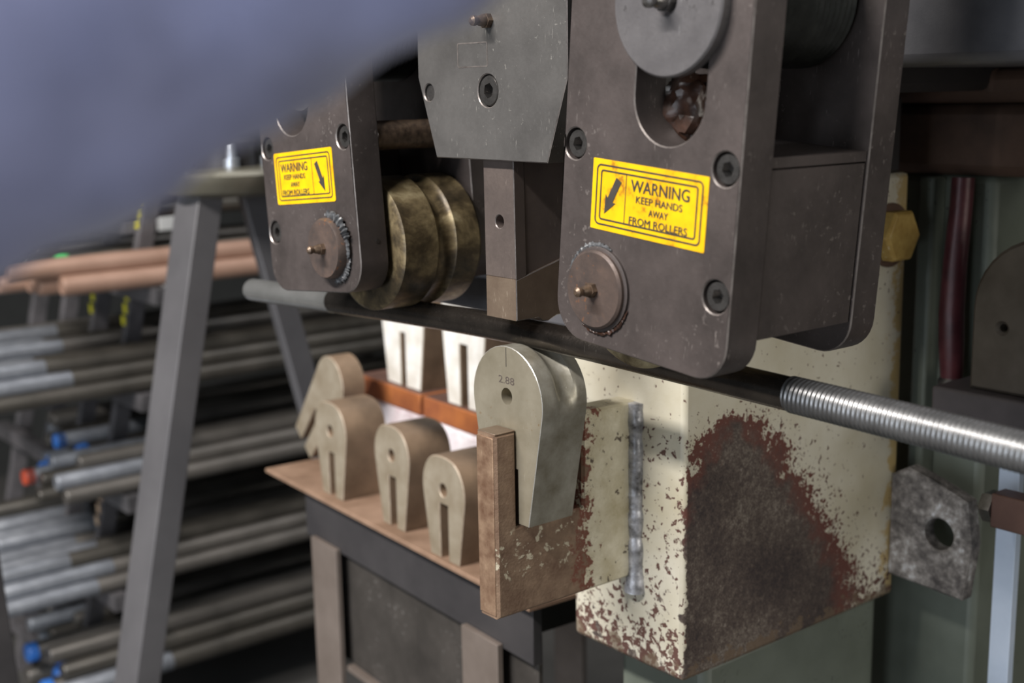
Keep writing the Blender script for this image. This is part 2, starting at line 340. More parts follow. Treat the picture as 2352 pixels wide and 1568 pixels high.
def rrect(x0, x1, y0, y1, r, n=6):
    """rounded rectangle; r is one radius or (bl, br, tr, tl)"""
    if not isinstance(r, tuple): r = (r,) * 4
    pts = []
    for (cx, cy, a0, rr) in ((x0 + r[0], y0 + r[0], PI, r[0]), (x1 - r[1], y0 + r[1], 1.5 * PI, r[1]), (x1 - r[2], y1 - r[2], 0, r[2]), (x0 + r[3], y1 - r[3], 0.5 * PI, r[3])):
        if rr < 1e-6: pts.append((cx, cy)); continue
        for i in range(n + 1):
            a = a0 + 0.5 * PI * i / n; pts.append((cx + rr * math.cos(a), cy + rr * math.sin(a)))
    return pts
def bm_lathe(bm, prof, c, axis='Y', n=36, caps=True):
    """prof: list of (radius, position along axis)"""
    rings = []
    for r, t in prof:
        ring = []
        for i in range(n):
            a = 2 * PI * i / n; p, q = r * math.cos(a), r * math.sin(a)
            v = {'Y': (c[0] + p, c[1] + t, c[2] + q), 'X': (c[0] + t, c[1] + p, c[2] + q), 'Z': (c[0] + p, c[1] + q, c[2] + t)}[axis]
            ring.append(bm.verts.new(v))
        rings.append(ring)
    for a, b_ in zip(rings, rings[1:]):
        for i in range(n): bm.faces.new((a[i], a[(i + 1) % n], b_[(i + 1) % n], b_[i]))
    if caps: bm.faces.new(rings[0]); bm.faces.new(rings[-1])
def lathe(name, prof, c, mat, parent, axis='Y', n=36, bev=0.0):
    bm = bmesh.new(); bm_lathe(bm, prof, c, axis, n); return finish(bm, name, mat, parent, bev)
def socket_bolt(u, v, yf, r, parent, depth=0.014, mat='bolt'):
    """socket head cap screw whose head face lies at yf, looking along +Y"""
    bm = bmesh.new(); hexa = circ(u, v, r * 0.52, 6, 0.3); n = 28
    outer = circ(u, v, r * 0.93, n); rim = circ(u, v, r, n)
    fo = [bm.verts.new((p[0], yf, p[1])) for p in outer]; ro = [bm.verts.new((p[0], yf + r * 0.1, p[1])) for p in rim]; bo = [bm.verts.new((p[0], yf + depth, p[1])) for p in rim]
    fh = [bm.verts.new((p[0], yf, p[1])) for p in hexa]; dh = [bm.verts.new((p[0], yf + depth * 0.7, p[1])) for p in hexa]
    allv = fo + fh
    for t in tessellate_polygon([[Vector((p[0], p[1], 0)) for p in outer], [Vector((p[0], p[1], 0)) for p in hexa]]): bm.faces.new([allv[i] for i in t])
    for i in range(n):
        j = (i + 1) % n; bm.faces.new((fo[i], fo[j], ro[j], ro[i])); bm.faces.new((ro[i], ro[j], bo[j], bo[i]))
    for i in range(6):
        j = (i + 1) % 6; bm.faces.new((fh[i], fh[j], dh[j], dh[i]))
    bm.faces.new(dh); bm.faces.new(bo)
    return finish(bm, 'socket_bolt', mat, parent)
def nipple(u, y, v, parent, s=1.0, mat='nipple'):
    """grease nipple pointing along -Y: hex base, neck and ball tip"""
    bm = bmesh.new()
    bm_lathe(bm, [(0.0068 * s, 0.0), (0.0068 * s, -0.005 * s)], (u, y, v), 'Y', 6)
    bm_lathe(bm, [(0.0052 * s, -0.005 * s), (0.0046 * s, -0.010 * s), (0.0032 * s, -0.0125 * s), (0.0046 * s, -0.015 * s), (0.0044 * s, -0.018 * s), (0.002 * s, -0.020 * s)], (u, y, v), 'Y', 16)
    return finish(bm, 'grease_nipple', mat, parent)
def grease_ring(name, u, y, v, r, w, parent, a0, a1, seed, mat='grease'):
    """lumpy smear of grease squeezed out along an arc"""
    rnd = random.Random(seed); bm = bmesh.new(); n = 46; m = 8; rings = []
    for i in range(n + 1):
        a = a0 + (a1 - a0) * i / n; e = math.sin(PI * i / n) ** 0.5 + 0.05
        ww = w * e * (0.55 + 0.9 * rnd.random()); rr = r + w * 0.5 * (rnd.random() - 0.4)
        ring = []
        for k in range(m):
            b_ = 2 * PI * k / m; q = ww * (0.75 + 0.5 * rnd.random())
            rad = rr + q * math.cos(b_); ring.append(bm.verts.new((u + rad * math.cos(a), y - max(0, q * 0.7 * math.sin(b_)), v + rad * math.sin(a))))
        rings.append(ring)
    for a, b_ in zip(rings, rings[1:]):
        for k in range(m): bm.faces.new((a[k], a[(k + 1) % m], b_[(k + 1) % m], b_[k]))
    bm.faces.new(rings[0]); bm.faces.new(rings[-1])
    return finish(bm, name, mat, parent)
def sweep(name, pts, rads, mat, parent, n=24):
    """round tube through pts with a radius per point"""
    bm = bmesh.new(); rings = []; pts = [Vector(p) for p in pts]
    for i, p in enumerate(pts):
        t = (pts[min(i + 1, len(pts) - 1)] - pts[max(i - 1, 0)]).normalized()
        a = t.cross(Vector((0, 1, 0)) if abs((pts[-1] - pts[0]).normalized().z) > 0.7 else Vector((0, 0, 1)))
        a.normalize(); b_ = t.cross(a)
        rings.append([bm.verts.new(p + (a * math.cos(2 * PI * k / n) + b_ * math.sin(2 * PI * k / n)) * rads[i]) for k in range(n)])
    for a, b_ in zip(rings, rings[1:]):
        for k in range(n): bm.faces.new((a[k], a[(k + 1) % n], b_[(k + 1) % n], b_[k]))
    bm.faces.new(rings[0]); bm.faces.new(rings[-1])
    return finish(bm, name, mat, parent)
def text_mesh(name, s, cx, cz, wdt, hgt, y, mat, parent, bold=0.012):
    c = bpy.data.curves.new(name, 'FONT'); c.body = s; c.size = 1.0;  c.resolution_u = 3
    t = bpy.data.objects.new(name, c); COL.objects.link(t)
    dg = bpy.context.evaluated_depsgraph_get(); me = bpy.data.meshes.new_from_object(t.evaluated_get(dg))
    bpy.data.objects.remove(t); bpy.data.curves.remove(c)
    xs = [v.co.x for v in me.vertices]; ys = [v.co.y for v in me.vertices]
    x0, x1, y0, y1 = min(xs), max(xs), min(ys), max(ys)
    for v in me.vertices:
        v.co = Vector((cx + ((v.co.x - x0) / (x1 - x0) - 0.5) * wdt, y, cz + ((v.co.y - y0) / (y1 - y0) - 0.5) * hgt))
    me.materials.clear()
    if bold >= 0:    # thicken the strokes with slightly shifted copies of the glyph faces
        V = [tuple(v.co) for v in me.vertices]; F = [tuple(p.vertices) for p in me.polygons]; n = len(V); VV, FF = [], []
        for k, (dx, dz) in enumerate(((-1, 0), (1, 0), (0, -0.6), (0, 0.6))):
            q = hgt * 0.024; VV += [(a + dx * q, b - 0.00001 * k, c + dz * q) for a, b, c in V]; FF += [tuple(i + k * n for i in f) for f in F]
        me = bpy.data.meshes.new(name); me.from_pydata(VV, [], FF); me.update()
    return link(name, me, mat, parent)
def flat_poly(name, loops, y, mat, parent, th=0.0003):
    return plate(name, loops[0], loops[1:], y - th, y, mat, parent, bev=0)

# ------------------------------------------------------------------ the setting
FLOOR = -ZO
def struct(o): o['kind'] = 'structure'; o.location.z += ZO; return o
struct(box('floor', (-4.6, 4.5, -4.5, 5.0, FLOOR - 0.1, FLOOR), 'concrete', None, 0))
struct(box('wall_left', (-4.7, -4.55, -4.5, 5.0, FLOOR, 4.4), 'wall', None, 0))
struct(box('wall_back', (-4.55, 4.5, 4.9, 5.05, FLOOR, 4.4), 'wall', None, 0))

# ------------------------------------------------------------------ machine frame: painted block, bracket, rear column
BL = dict(x0=-0.080, x1=0.104, y0=0.1414, y1=0.545, z0=0.690, z1=1.247)
fr = thing('machine_frame', 'chipped cream painted steel block with rusty welded bracket below the bent bar', 'machine frame', (0.0, 0.35, FLOOR))
def rel(parent_loc):  # children keep measured coordinates
    return (-parent_loc[0], -parent_loc[1], -parent_loc[2])
fo = rel((0.0, 0.35, FLOOR))
def child(o, off): o.location = off; return o
child(box('body_block', (BL['x0'], BL['x1'], BL['y0'], BL['y1'], BL['z0'], BL['z1']), 'block', fr, 0.006), fo)
# bracket plate standing in the Y-Z plane with an upright nose in front
bxa, bxb = -0.0035, 0.0285
nose = [(-0.063, 0.800), (0.1416, 0.7985), (0.1416, 1.007), (0.060, 1.0085), (0.060, 0.899), (-0.0345, 0.8985), (-0.0345, 1.0035), (-0.063, 1.0035)]
br = child(plate('bracket', nose, [], bxa, bxb, 'bracket', fr, 0.0030, axis='X'), fo)
child(box('nose_front_face', (bxa + 0.0015, bxb - 0.003, -0.0640, -0.0625, 0.803, 1.000), 'bracket_front', fr, 0.0006), fo)  # nose front in a lighter golden brown than the bracket plate
child(box('nose_top', (bxa + 0.001, bxb - 0.001, -0.0620, -0.0352, 1.0030, 1.0046), 'insert', fr, 0.0006), fo)
child(box('shim_strip', (0.0290, 0.036, -0.026, 0.027, 0.8985, 0.9010), 'shim', fr, 0.0006), fo)
# fillet weld between bracket and block
rnd = random.Random(5); pts = []; rad = []
for i in range(90):
    z = 0.780 + 0.226 * i / 89; q = noise.noise(Vector((0, 0, i * 0.55))); q2 = noise.noise(Vector((3, 0, i * 0.13)))
    pts.append((bxb + 0.0015 + 0.0012 * q2, 0.1400, z)); rad.append(0.0100 + 0.0009 * q + 0.0018 * q2 + (0.004 * (1 - i / 12) if i < 12 else 0))
child(sweep('weld_bead', pts, rad, 'weld', fr, 14), fo)
pts = [(bxa + 0.036 * i / 20, 0.1395, 0.7985) for i in range(21)]
child(sweep('weld_bead', pts, [0.005 + 0.0012 * noise.noise(Vector((i * 0.7, 0, 0))) for i in range(21)], 'rust_plate', fr, 10), fo)
# yellow painted hex bolt on the side face
bm = bmesh.new()
bm_lathe(bm, [(0.040, 0.104), (0.040, 0.107)], (0, 0.506, 1.171), 'X', 30)
child(finish(bm, 'washer', 'rust_dark', fr), fo)
bm = bmesh.new(); bm_lathe(bm, [(0.035, 0.107), (0.035, 0.123), (0.031, 0.127)], (0, 0.506, 1.171), 'X', 6)
child(finish(bm, 'hex_bolt', 'yellow_bolt', fr, 0.001), fo)
# lug plate with a hole, behind the block
lug_outer = [(0.104, 0.722), (0.213, 0.716), (0.222, 0.79), (0.214, 0.845), (0.165, 0.862), (0.128, 0.872), (0.104, 0.858)]
child(plate('lug_plate', lug_outer, [circ(0.176, 0.794, 0.021, 20)], 0.530, 0.556, 'lug', fr, 0.003), fo)
child(box('foot_plinth', (-0.06, 0.085, 0.20, 0.54, FLOOR, 0.689), 'green_grey', fr, 0.012), fo)
child(box('base_plate', (-0.07, 0.35, 0.19, 0.56, FLOOR, FLOOR + 0.03), 'dark_paint', fr, 0.004), fo)
child(box('neck', (-0.078, 0.100, 0.16, 0.53, 1.2475, 1.34), 'dark_paint', fr, 0.004), fo)
# grey green column behind, with its ledge
rc = thing('rear_column', 'grey green painted column with a purple grey ledge behind the cream block', 'column', (0.06, 0.8, FLOOR)); rco = rel((0.06, 0.8, FLOOR))
child(box('column', (-0.06, 0.178, 0.62, 1.0, FLOOR, 1.24), 'green_grey', rc, 0.01), rco)
child(box('column_rib', (0.086, 0.108, 0.592, 0.6215, 0.70, 1.238), 'green_grey', rc, 0.004), rco)
child(box('ledge', (0.186, 0.75, 0.485, 0.615, 0.954, 0.997), 'purple_grey', rc, 0.004), rco)
child(box('ledge_arm', (0.1785, 0.75, 0.62, 0.66, 0.93, 0.997), 'purple_grey', rc, 0.004), rco)
# overhead beams and casting
ov = thing('overhead_casting', 'blue grey machine casting with rusty beams below it', 'machine casting', (0.6, 0.6, 1.24)); ovo = rel((0.6, 0.6, 1.24))
child(box('rust_beam', (0.02, 1.2, 0.60, 0.70, 1.2405, 1.330), 'rust_dark', ov, 0.014), ovo)
child(box('rust_beam', (0.0, 1.2, 0.58, 0.70, 1.3305, 1.3715), 'rust_dark', ov, 0.014), ovo)
child(box('casting', (0.19, 1.3, 0.30, 0.72, 1.372, 2.05), 'bluegrey', ov, 0.012), ovo)
child(box('head_column', (-0.16, 0.185, 0.16, 0.72, 1.345, 2.05), 'dark_paint', ov, 0.01), ovo)
# ------------------------------------------------------------------ things beside the column
def arch_pts(cx, z0, z1, hw, n=18):
    r = hw; pts = [(cx - hw, z0), (cx + hw, z0)]
    for i in range(n + 1):
        a = PI * i / n; pts.append((cx + r * math.cos(a), z1 - r + r * math.sin(a)))
    return pts
st = thing('spare_die_block', 'large round topped oily steel die standing on the purple grey ledge', 'die', (0.30, 0.55, 0.997))
so = rel((0.30, 0.55, 0.997))
child(plate('die_body', arch_pts(0.312, 0.998, 1.182, 0.086), [circ(0.265, 1.075, 0.005, 12)], 0.500, 0.60, 'arch', st, 0.004), so)
bs = thing('blue_upright', 'pale blue painted flat upright behind the rusted lug plate', 'upright', (0.245, 0.57, FLOOR)); bo = rel((0.245, 0.57, FLOOR))
child(box('strip', (0.236, 0.263, 0.562, 0.575, FLOOR + 0.012, 0.952), 'blue_strip', bs, 0.001), bo)
child(box('foot', (0.215, 0.285, 0.562, 0.610, FLOOR, FLOOR + 0.012), 'blue_strip', bs, 0.001), bo)
rb = thing('red_oxide_rail', 'red brown square rail with a bolted end beside the lug plate', 'rail', (0.60, 0.515, FLOOR)); ro = rel((0.60, 0.515, FLOOR))
child(box('rail', (0.266, 0.95, 0.495, 0.525, 0.836, 0.878), 'red_brown', rb, 0.002), ro)
child(lathe('end_bolt', [(0.017, -0.016), (0.020, -0.012), (0.020, 0.0)], (0.266, 0.510, 0.857), 'bolt', rb, 'X', 6), ro)
child(box('rail_post', (0.90, 0.94, 0.495, 0.525, FLOOR, 0.8355), 'red_brown', rb, 0.002), ro)
mh = thing('hanging_hose', 'dark maroon hose hanging in front of the grey green column', 'hose', (0.15, 0.58, 0.98)); mo = rel((0.15, 0.58, 0.98))
child(sweep('hose', [(0.150, 0.586, 0.985), (0.150, 0.582, 1.03), (0.148, 0.582, 1.07), (0.147, 0.586, 1.13), (0.148, 0.592, 1.20), (0.148, 0.594, 1.239)], [0.014, 0.016, 0.016, 0.015, 0.014, 0.014], 'maroon', mh, 14), mo)
child(lathe('end_fitting', [(0.012, 0), (0.017, 0.004), (0.017, 0.014), (0.014, 0.018)], (0.150, 0.586, 0.968), 'bolt', mh, 'Z', 12), mo)

# ------------------------------------------------------------------ roller arms
A5 = math.radians(5.0)
def roller_arm(s):
    side = 'right' if s > 0 else 'left'
    t = thing('roller_arm',
              'dark steel roller arm with stained warning label, round disc over its slot' if s > 0 else 'dark steel roller arm with clean warning label over the brown oily roller',
              'machine arm', (XC, 0, 1.1), (0, A5 * s, 0), 'pair of roller arms')
    U = lambda u: u * s
    def P(pts): return [(p[0] * s, p[1]) for p in pts]
    top = 0.62
    outline = rrect(0.157, 0.361, 0.052, top, (0.036, 0.032, 0.02, 0.02), 8)
    slot = rrect(0.241, 0.319, 0.2335, 0.52, 0.0389, 10)
    bolts = [(0.172, 0.2245), (0.345, 0.2230), (0.345, 0.1225), (0.345, 0.50), (0.172, 0.50)]
    holes = [circ(u, v, 0.0138, 24) for u, v in bolts]
    fp = plate('front_plate', P(outline), [P(slot)] + [P(h) for h in holes], -0.104, -0.067, 'arm', t, 0.0011, edge='edge_wear')
    plate('rear_plate', P(outline), [], 0.056, 0.090, 'arm', t, 0.0011, edge='edge_wear')
    for u, v in bolts: socket_bolt(U(u), v, -0.1025 + 0.0015, 0.0122, t)
    # spacer block on the outer side, tie sleeve on the inner side
    plate('spacer_block', P([(0.300, 0.085), (0.359, 0.085), (0.359, 0.222), (0.300, 0.222)]), [], -0.0668, 0.0558, 'arm', t, 0.002)
    lathe('tie_sleeve', [(0.0165, -0.0668), (0.0165, 0.0558)], (U(0.176), 0, 0.2245), 'nipple', t)
    plate('upper_spacer', P([(0.165, 0.47), (0.359, 0.47), (0.359, 0.60), (0.165, 0.60)]), [], -0.0668, 0.0558, 'arm', t, 0.002)
    # pivot spindle with threads, seen through the side opening
    prof = []; y = -0.066; k = 0
    while y < 0.055: prof.append((0.0575 if k % 2 else 0.0545, y)); y += 0.0035; k += 1
    lathe('threaded_spindle', prof, (U(0.280), 0, 0.352), 'thread_big', t, n=44)
    # roller: two rims and a shallow centre groove
    R = 0.0768
    lathe('roller', [(0.018, -0.060), (R - 0.004, -0.060), (R, -0.0575), (R, -0.0130), (R - 0.0022, -0.0115), (R - 0.0058, -0.0065), (R - 0.0064, 0.0), (R - 0.0058, 0.0065), (R - 0.0022, 0.0115), (R, 0.0130), (R, 0.046), (R - 0.0035, 0.0505), (0.018, 0.052)], (U(0.212), 0, 0.103), 'roller', t, n=72)
    lathe('roller_pin', [(0.017, -0.066), (0.017, 0.0555)], (U(0.212), 0, 0.103), 'bolt', t)
    # pin cap with rim groove and grease nipple
    pr_ = 0.008 if s > 0 else 0.014
    cap = lathe('pin_cap', [(0.0345, -0.1035), (0.0345, -0.104 - pr_ * 0.75), (0.0325, -0.104 - pr_), (0.001, -0.104 - pr_)], (U(0.212), 0, 0.103), 'pin', t, n=44)
    lathe('cap_seat', [(0.0375, -0.1038), (0.0375, -0.1065), (0.0355, -0.1072)], (U(0.212), 0, 0.103), 'arm', t, n=44)
    nipple(U(0.212), -0.104 - pr_, 0.103, cap, 1.0)
    if s > 0:
        grease_ring('grease_smear', U(0.212), -0.105, 0.103, 0.0385, 0.0022, t, 1.2, 2.9, 3, 'grease')
        grease_ring('grease_smear', U(0.212), -0.105, 0.103, 0.0390, 0.0018, t, 4.2, 6.0, 9, 'grease_brown')
    else:
        grease_ring('grease_smear', U(0.212), -0.108, 0.103, 0.0375, 0.0050, t, -0.35, 1.75, 4, 'grease')
        grease_ring('grease_smear', U(0.212), -0.106, 0.103, 0.0385, 0.0030, t, -1.6, -0.3, 8, 'grease')
    # disc clamping the spindle over the slot
    if s > 0:
        d = lathe('spindle_disc', [(0.0585, -0.1042), (0.0585, -0.113), (0.0570, -0.1145), (0.012, -0.1145), (0.010, -0.112), (0.008, -0.106)], (U(0.280), 0, 0.3465), 'disc', t, n=56)
        lathe('slot_backing', [(0.039, -0.07), (0.039, -0.068)], (U(0.280), 0, 0.3465), 'thread_big', t)
        grease_ring('grease_smear', U(0.280), -0.1045, 0.3465, 0.061, 0.003, t, 2.4, 3.9, 12, 'grease')
        nipple(U(0.280), -0.112, 0.3465, d, 1.3, 'bolt')
        bm = bmesh.new(); rr = random.Random(2)
        bmesh.ops.create_icosphere(bm, subdivisions=4, radius=1.0)
        for v in bm.verts:
            k = 1 + 0.28 * noise.noise(v.co * 2.3) + 0.12 * noise.noise(v.co * 7)
            v.co = Vector((U(0.252) + v.co.x * 0.036 * k, -0.048 + v.co.y * 0.022 * k, 0.2560 + v.co.z * 0.034 * k))
        finish(bm, 'grease_lump', 'grease_brown', t)
        plate('inner_gusset', [(0.225, 0.2235), (0.359, 0.2235), (0.359, 0.232), (0.225, 0.232)], [], -0.0668, 0.0558, 'arm', t, 0.001)
    else:
        lathe('spindle_disc', [(0.0375, -0.090), (0.0375, -0.070), (0.034, -0.068)], (U(0.280), 0, 0.300), 'disc', t, n=40)
    lathe('index_hole_disc', [(0.0025, -0.0001), (0.0025, 0.0004)], (U(0.1566), -0.080, 0.108), 'bolt', t, 'X', 12)  # thin steel disc standing in for a small index hole
    # warning label
    u0, u1, v0, v1 = (0.197, 0.330, 0.1550, 0.2155); yL = -0.1040
    if s < 0: u0, u1 = -0.330, -0.197
    Wd, Ht = u1 - u0, v1 - v0
    lab = plate('warning_label', rrect(u0, u1, v0, v1, 0.001 if s > 0 else 0.003, 3), [], yL - 0.0005, yL, 'label_dirty' if s > 0 else 'label', t, 0)
    lab['label'] = 'yellow warning label with black lettering and arrow'
    yi = yL - 0.0006
    for ins, rr, th in ((0.0050, 0.005, 0.0014), (0.0103, 0.003, 0.0014)):
        flat_poly('border_line', [rrect(u0 + ins, u1 - ins, v0 + ins * 0.85, v1 - ins * 0.85, rr, 5), rrect(u0 + ins + th, u1 - ins - th, v0 + ins * 0.85 + th, v1 - ins * 0.85 - th, rr - th, 5)], yi, 'ink', lab)
    if s > 0: tc, dv, a0, a1, tw = 0.605, 0.31, (0.245, 0.255), (0.125, 0.76), 1.0
    else: tc, dv, a0, a1, tw = 0.345, 0.655, (0.725, 0.25), (0.845, 0.80), 0.93
    X = lambda f: u0 + f * Wd
    Zv = lambda f: v1 - f * Ht
    box('divider_line', (X(dv) - 0.0003, X(dv) + 0.0003, yi - 0.0003, yi, v0 + 0.0095, v1 - 0.0095), 'ink', lab, 0)
    for txt, f, wf, hf in (('WARNING', 0.295, 0.50, 0.165), ('KEEP HANDS', 0.475, 0.395, 0.098), ('AWAY', 0.625, 0.165, 0.094), ('FROM ROLLERS', 0.775, 0.50, 0.104)):
        text_mesh('lettering', txt, X(tc), Zv(f), wf * Wd * tw, hf * Ht, yi - 0.0003, 'ink', lab, 0.0)
    p0 = Vector((X(a0[0]), Zv(a0[1]))); p1 = Vector((X(a1[0]), Zv(a1[1]))); d = (p1 - p0).normalized(); nn = Vector((-d.y, d.x)); L = (p1 - p0).length
    q = lambda a, b_: tuple(p0 + d * a * L + nn * b_)
    hw, tw2 = 0.0070, 0.0036
    flat_poly('arrow', [[q(0, -tw2), q(0.60, -tw2), q(0.56, -hw), q(1, 0), q(0.56, hw), q(0.60, tw2), q(0, tw2)]], yi, 'ink', lab)
    return t
roller_arm(1); roller_arm(-1)

# ------------------------------------------------------------------ centre head with stamp column
hd = thing('clamp_head', 'grey steel clamp head with angled sides and a square stamp above the bar', 'clamp head', (XC, 0.0, 1.12)); ho = rel((XC, 0, 1.12))
hexo = [(-0.0782, 1.2865), (0.1025, 1.2858), (0.1330, 1.367), (0.1330, 1.62), (-0.1080, 1.62), (-0.1080, 1.370)]
fpl = child(plate('face_plate', hexo, [circ(0.0123, 1.3552, 0.0165, 26), circ(-0.0890, 1.3545, 0.0090, 18)], -0.050, -0.026, 'head', hd, 0.0010, edge='edge_wear'), ho)
child(socket_bolt(0.0123, 1.3552, -0.0490, 0.0152, hd), ho)
child(lathe('dowel_pin', [(0.0080, -0.047), (0.0080, -0.030)], (-0.0890, 0, 1.3545), 'bolt', hd, n=20), ho)
child(nipple(0.0160, -0.050, 1.423, hd, 1.15), ho)
res = [rrect(-0.037, 0.0135, 1.3785, 1.4035, 0.002, 3), rrect(-0.0355, 0.012, 1.380, 1.402, 0.0015, 3)]
child(plate('label_residue', res[0], [res[1]], -0.0502, -0.0500, 'edge_wear', hd, 0), ho)
child(box('shoe_plate', (-0.34, 0.05, 0.0975, 0.1395, 1.088, 1.131), 'bluegrey', hd, 0.004), ho)
child(box('head_body', (-0.060, 0.085, -0.0255, 0.14, 1.300, 1.62), 'head', hd, 0.003), ho)
child(plate('stamp', [(-0.0116, 1.1655), (0.0385, 1.1655), (0.0370, 1.2995), (-0.0122, 1.2995)], [circ(0.0132, 1.2233, 0.0068, 20)], -0.0248, -0.0390, 'stamp', hd, 0.0008, edge='edge_wear'), ho)
child(box('stamp_body', (-0.0112, 0.0366, -0.0245, 0.095, 1.1660, 1.2995), 'stamp', hd, 0.001), ho)
ins = [(-0.039, 1.1228), (-0.010, 1.1228), (-0.004, 1.1185), (0.004, 1.1180), (0.010, 1.1205), (0.016, 1.1228), (0.095, 1.1228), (0.095, 1.188), (0.030, 1.184), (-0.039, 1.1652)]
child(plate('stamp_insert', ins, [], -0.0116, 0.0388, 'insert', hd, 0.0010, axis='X', edge='edge_wear'), ho)

# ------------------------------------------------------------------ the bar being bent
BARP = [(-0.620, 1.0812), (-0.50, 1.0862), (-0.3875, 1.0908), (-0.25, 1.0960), (-0.11, 1.1003), (-0.03, 1.1018), (0.036, 1.1020), (0.10, 1.1012), (0.20, 1.0992), (0.367, 1.0953), (0.45, 1.0930), (0.60, 1.0880), (1.0, 1.074)]
def barz(x):
    for (a, za), (b_, zb) in zip(BARP, BARP[1:]):
        if x <= b_:
            k = (x - a) / (b_ - a); return za + (zb - za) * k
    return BARP[-1][1]
def barzs(x): return sum(barz(x + d) for d in (-0.04, -0.02, 0, 0.02, 0.04)) / 5
ba = thing('steel_bar', 'dark round steel bar with coarse threaded end gripped under the rollers', 'steel bar', (XC, 0, 1.087)); bro = rel((XC, 0, 1.087))
xs = [-0.385 + 0.0117 * i for i in range(65)]
xs = [x for x in xs if x < 0.365] + [0.365]
child(sweep('shank', [(x, 0, barzs(x)) for x in xs], [0.0150] * len(xs), 'bar_dark', ba, 32), bro)
xs = [-0.612, -0.611, -0.608] + [-0.60 + 0.0215 * i for i in range(11)]
child(sweep('polished_end', [(x, 0, barzs(x)) for x in xs], [0.0125, 0.0145, 0.0156] + [0.0158] * 11, 'bar_bright', ba, 32), bro)
bm = bmesh.new(); pitch = 0.0046; n = 36; rings = []; x = 0.362
while x < 0.98:
    z = barzs(x); ring = []
    for k in range(n):
        a = 2 * PI * k / n; ph = (x / pitch + k / n) % 1.0; tri = abs(ph - 0.5) * 2
        r = 0.0148 + 0.0013 * min(1, 1.35 * tri); ring.append(bm.verts.new((x, r * math.cos(a), z + r * math.sin(a))))
    rings.append(ring); x += pitch / 6
for a, b_ in zip(rings, rings[1:]):
    for k in range(n): bm.faces.new((a[k], a[(k + 1) % n], b_[(k + 1) % n], b_[k]))
bm.faces.new(rings[0]); bm.faces.new(rings[-1])
child(finish(bm, 'threaded_end', 'thread', ba, smoothang=80), bro)

# ------------------------------------------------------------------ bending dies
def die_outline(r, h, wb, slot_w, slot_h, flat=0.0):
    """keyhole die, base at z=0: round head of radius r on a tapering foot split by a slot"""
    cz = h - r; pts = [(slot_w / 2, 0), (wb / 2, 0)]
    n = 22; a0 = -0.22
    for i in range(n + 1):
        a = a0 + (PI - 2 * a0) * i / n
        k = 1 - flat * max(0, math.sin(a)) ** 6
        pts.append((r * math.cos(a), cz + r * math.sin(a) * k))
    pts += [(-wb / 2, 0), (-slot_w / 2, 0), (-slot_w / 2, slot_h), (slot_w / 2, slot_h)]
    return pts
def make_die(name, label, loc, yaw, r, h, wb, sw, sh, depth, hole, mat, group=None, groove=None, tilt=0.0, flat=0.0, hole_dz=0.0):
    t = thing(name, label, 'die', loc, (0, tilt, yaw), group)
    cz = h - r
    if groove is None:
        plate('body', die_outline(r, h, wb, sw, sh, flat), [circ(0, cz + hole_dz, hole, 18)] if hole else [], 0.0, depth, mat, t, 0.0015, rim='die_brown', edge='edge_brown')
    else:
        # head with a bar groove: slices along the depth, each with its own radius
        bm = bmesh.new(); gy, gr, gd = groove; N = 20; rings = []
        ys = [0.0, 0.0007] + [depth * i / N for i in range(1, N)] + [depth - 0.0007, depth]
        for i, y in enumerate(ys):
            q = gr * gr - (y - gy) ** 2
            cut = max(0.0, math.sqrt(q) - (gr - gd)) if q > 0 else 0.0
            pts = die_outline(r, h, wb, sw, sh); out = []
            for (u, v) in pts:
                du, dv = u, v - cz; L = math.hypot(du, dv)
                if v > cz - 0.005 and L > r * 0.8: k = (L - cut * min(1, max(0, (v - cz + 0.005) / 0.02))) / L; u, v = du * k, cz + dv * k
                out.append((u, v))
            if i in (0, len(ys) - 1): out = inset(out, 0.0007)
            rings.append([bm.verts.new((u, y, v)) for u, v in out])
        n = len(rings[0])
        for a, b_ in zip(rings, rings[1:]):
            for k in range(n):
                f = bm.faces.new((a[k], a[(k + 1) % n], b_[(k + 1) % n], b_[k])); f.material_index = 2 if (a is rings[0] or b_ is rings[-1]) else 1
        for ring, y, sgn in ((rings[0], 0.0, 1), (rings[-1], depth, -1)):
            hp = circ(0, cz + hole_dz, hole, 22); hv = [bm.verts.new((p[0], y, p[1])) for p in hp]; dv = [bm.verts.new((p[0], y + sgn * 0.016, p[1])) for p in hp]
            av = ring + hv
            for tr in tessellate_polygon([[Vector((v.co.x, v.co.z, 0)) for v in ring], [Vector((p[0], p[1], 0)) for p in hp]]):
                try: bm.faces.new([av[i] for i in tr])
                except ValueError: pass
            for k in range(22): bm.faces.new((hv[k], hv[(k + 1) % 22], dv[(k + 1) % 22], dv[k]))
            bm.faces.new(dv)
        ob = finish(bm, 'body', mat, t, smoothang=30); ob.data.materials.append(M['die_rim']); ob.data.materials.append(M['edge_bright'])
    return t
DZ = 1.0345
md = make_die('bending_die', 'grey keyhole shaped die stamped with numbers, seated on the rusty bracket under the bar', (0.0135, -0.0340, 0.9015), 0, 0.0580, DZ + 0.0580 - 0.9015, 0.066, 0.0328, 0.060, 0.062, 0.0092, 'die', None, groove=(0.0340, 0.0165, 0.0062), hole_dz=0.004)
box('bore_insert', (-0.0160, 0.0150, 0.0035, 0.058, 0.0002, 0.0595), 'insert', md, 0)
text_mesh('stamped_number', '2.88', 0.000, DZ - 0.9015 + 0.0215, 0.026, 0.0080, -0.0002, 'stamp', md, -1)
box('index_mark', (-0.0004, 0.0004, -0.0003, 0.0002, DZ - 0.9015 + 0.036, DZ - 0.9015 + 0.0565), 'ink', md, 0)

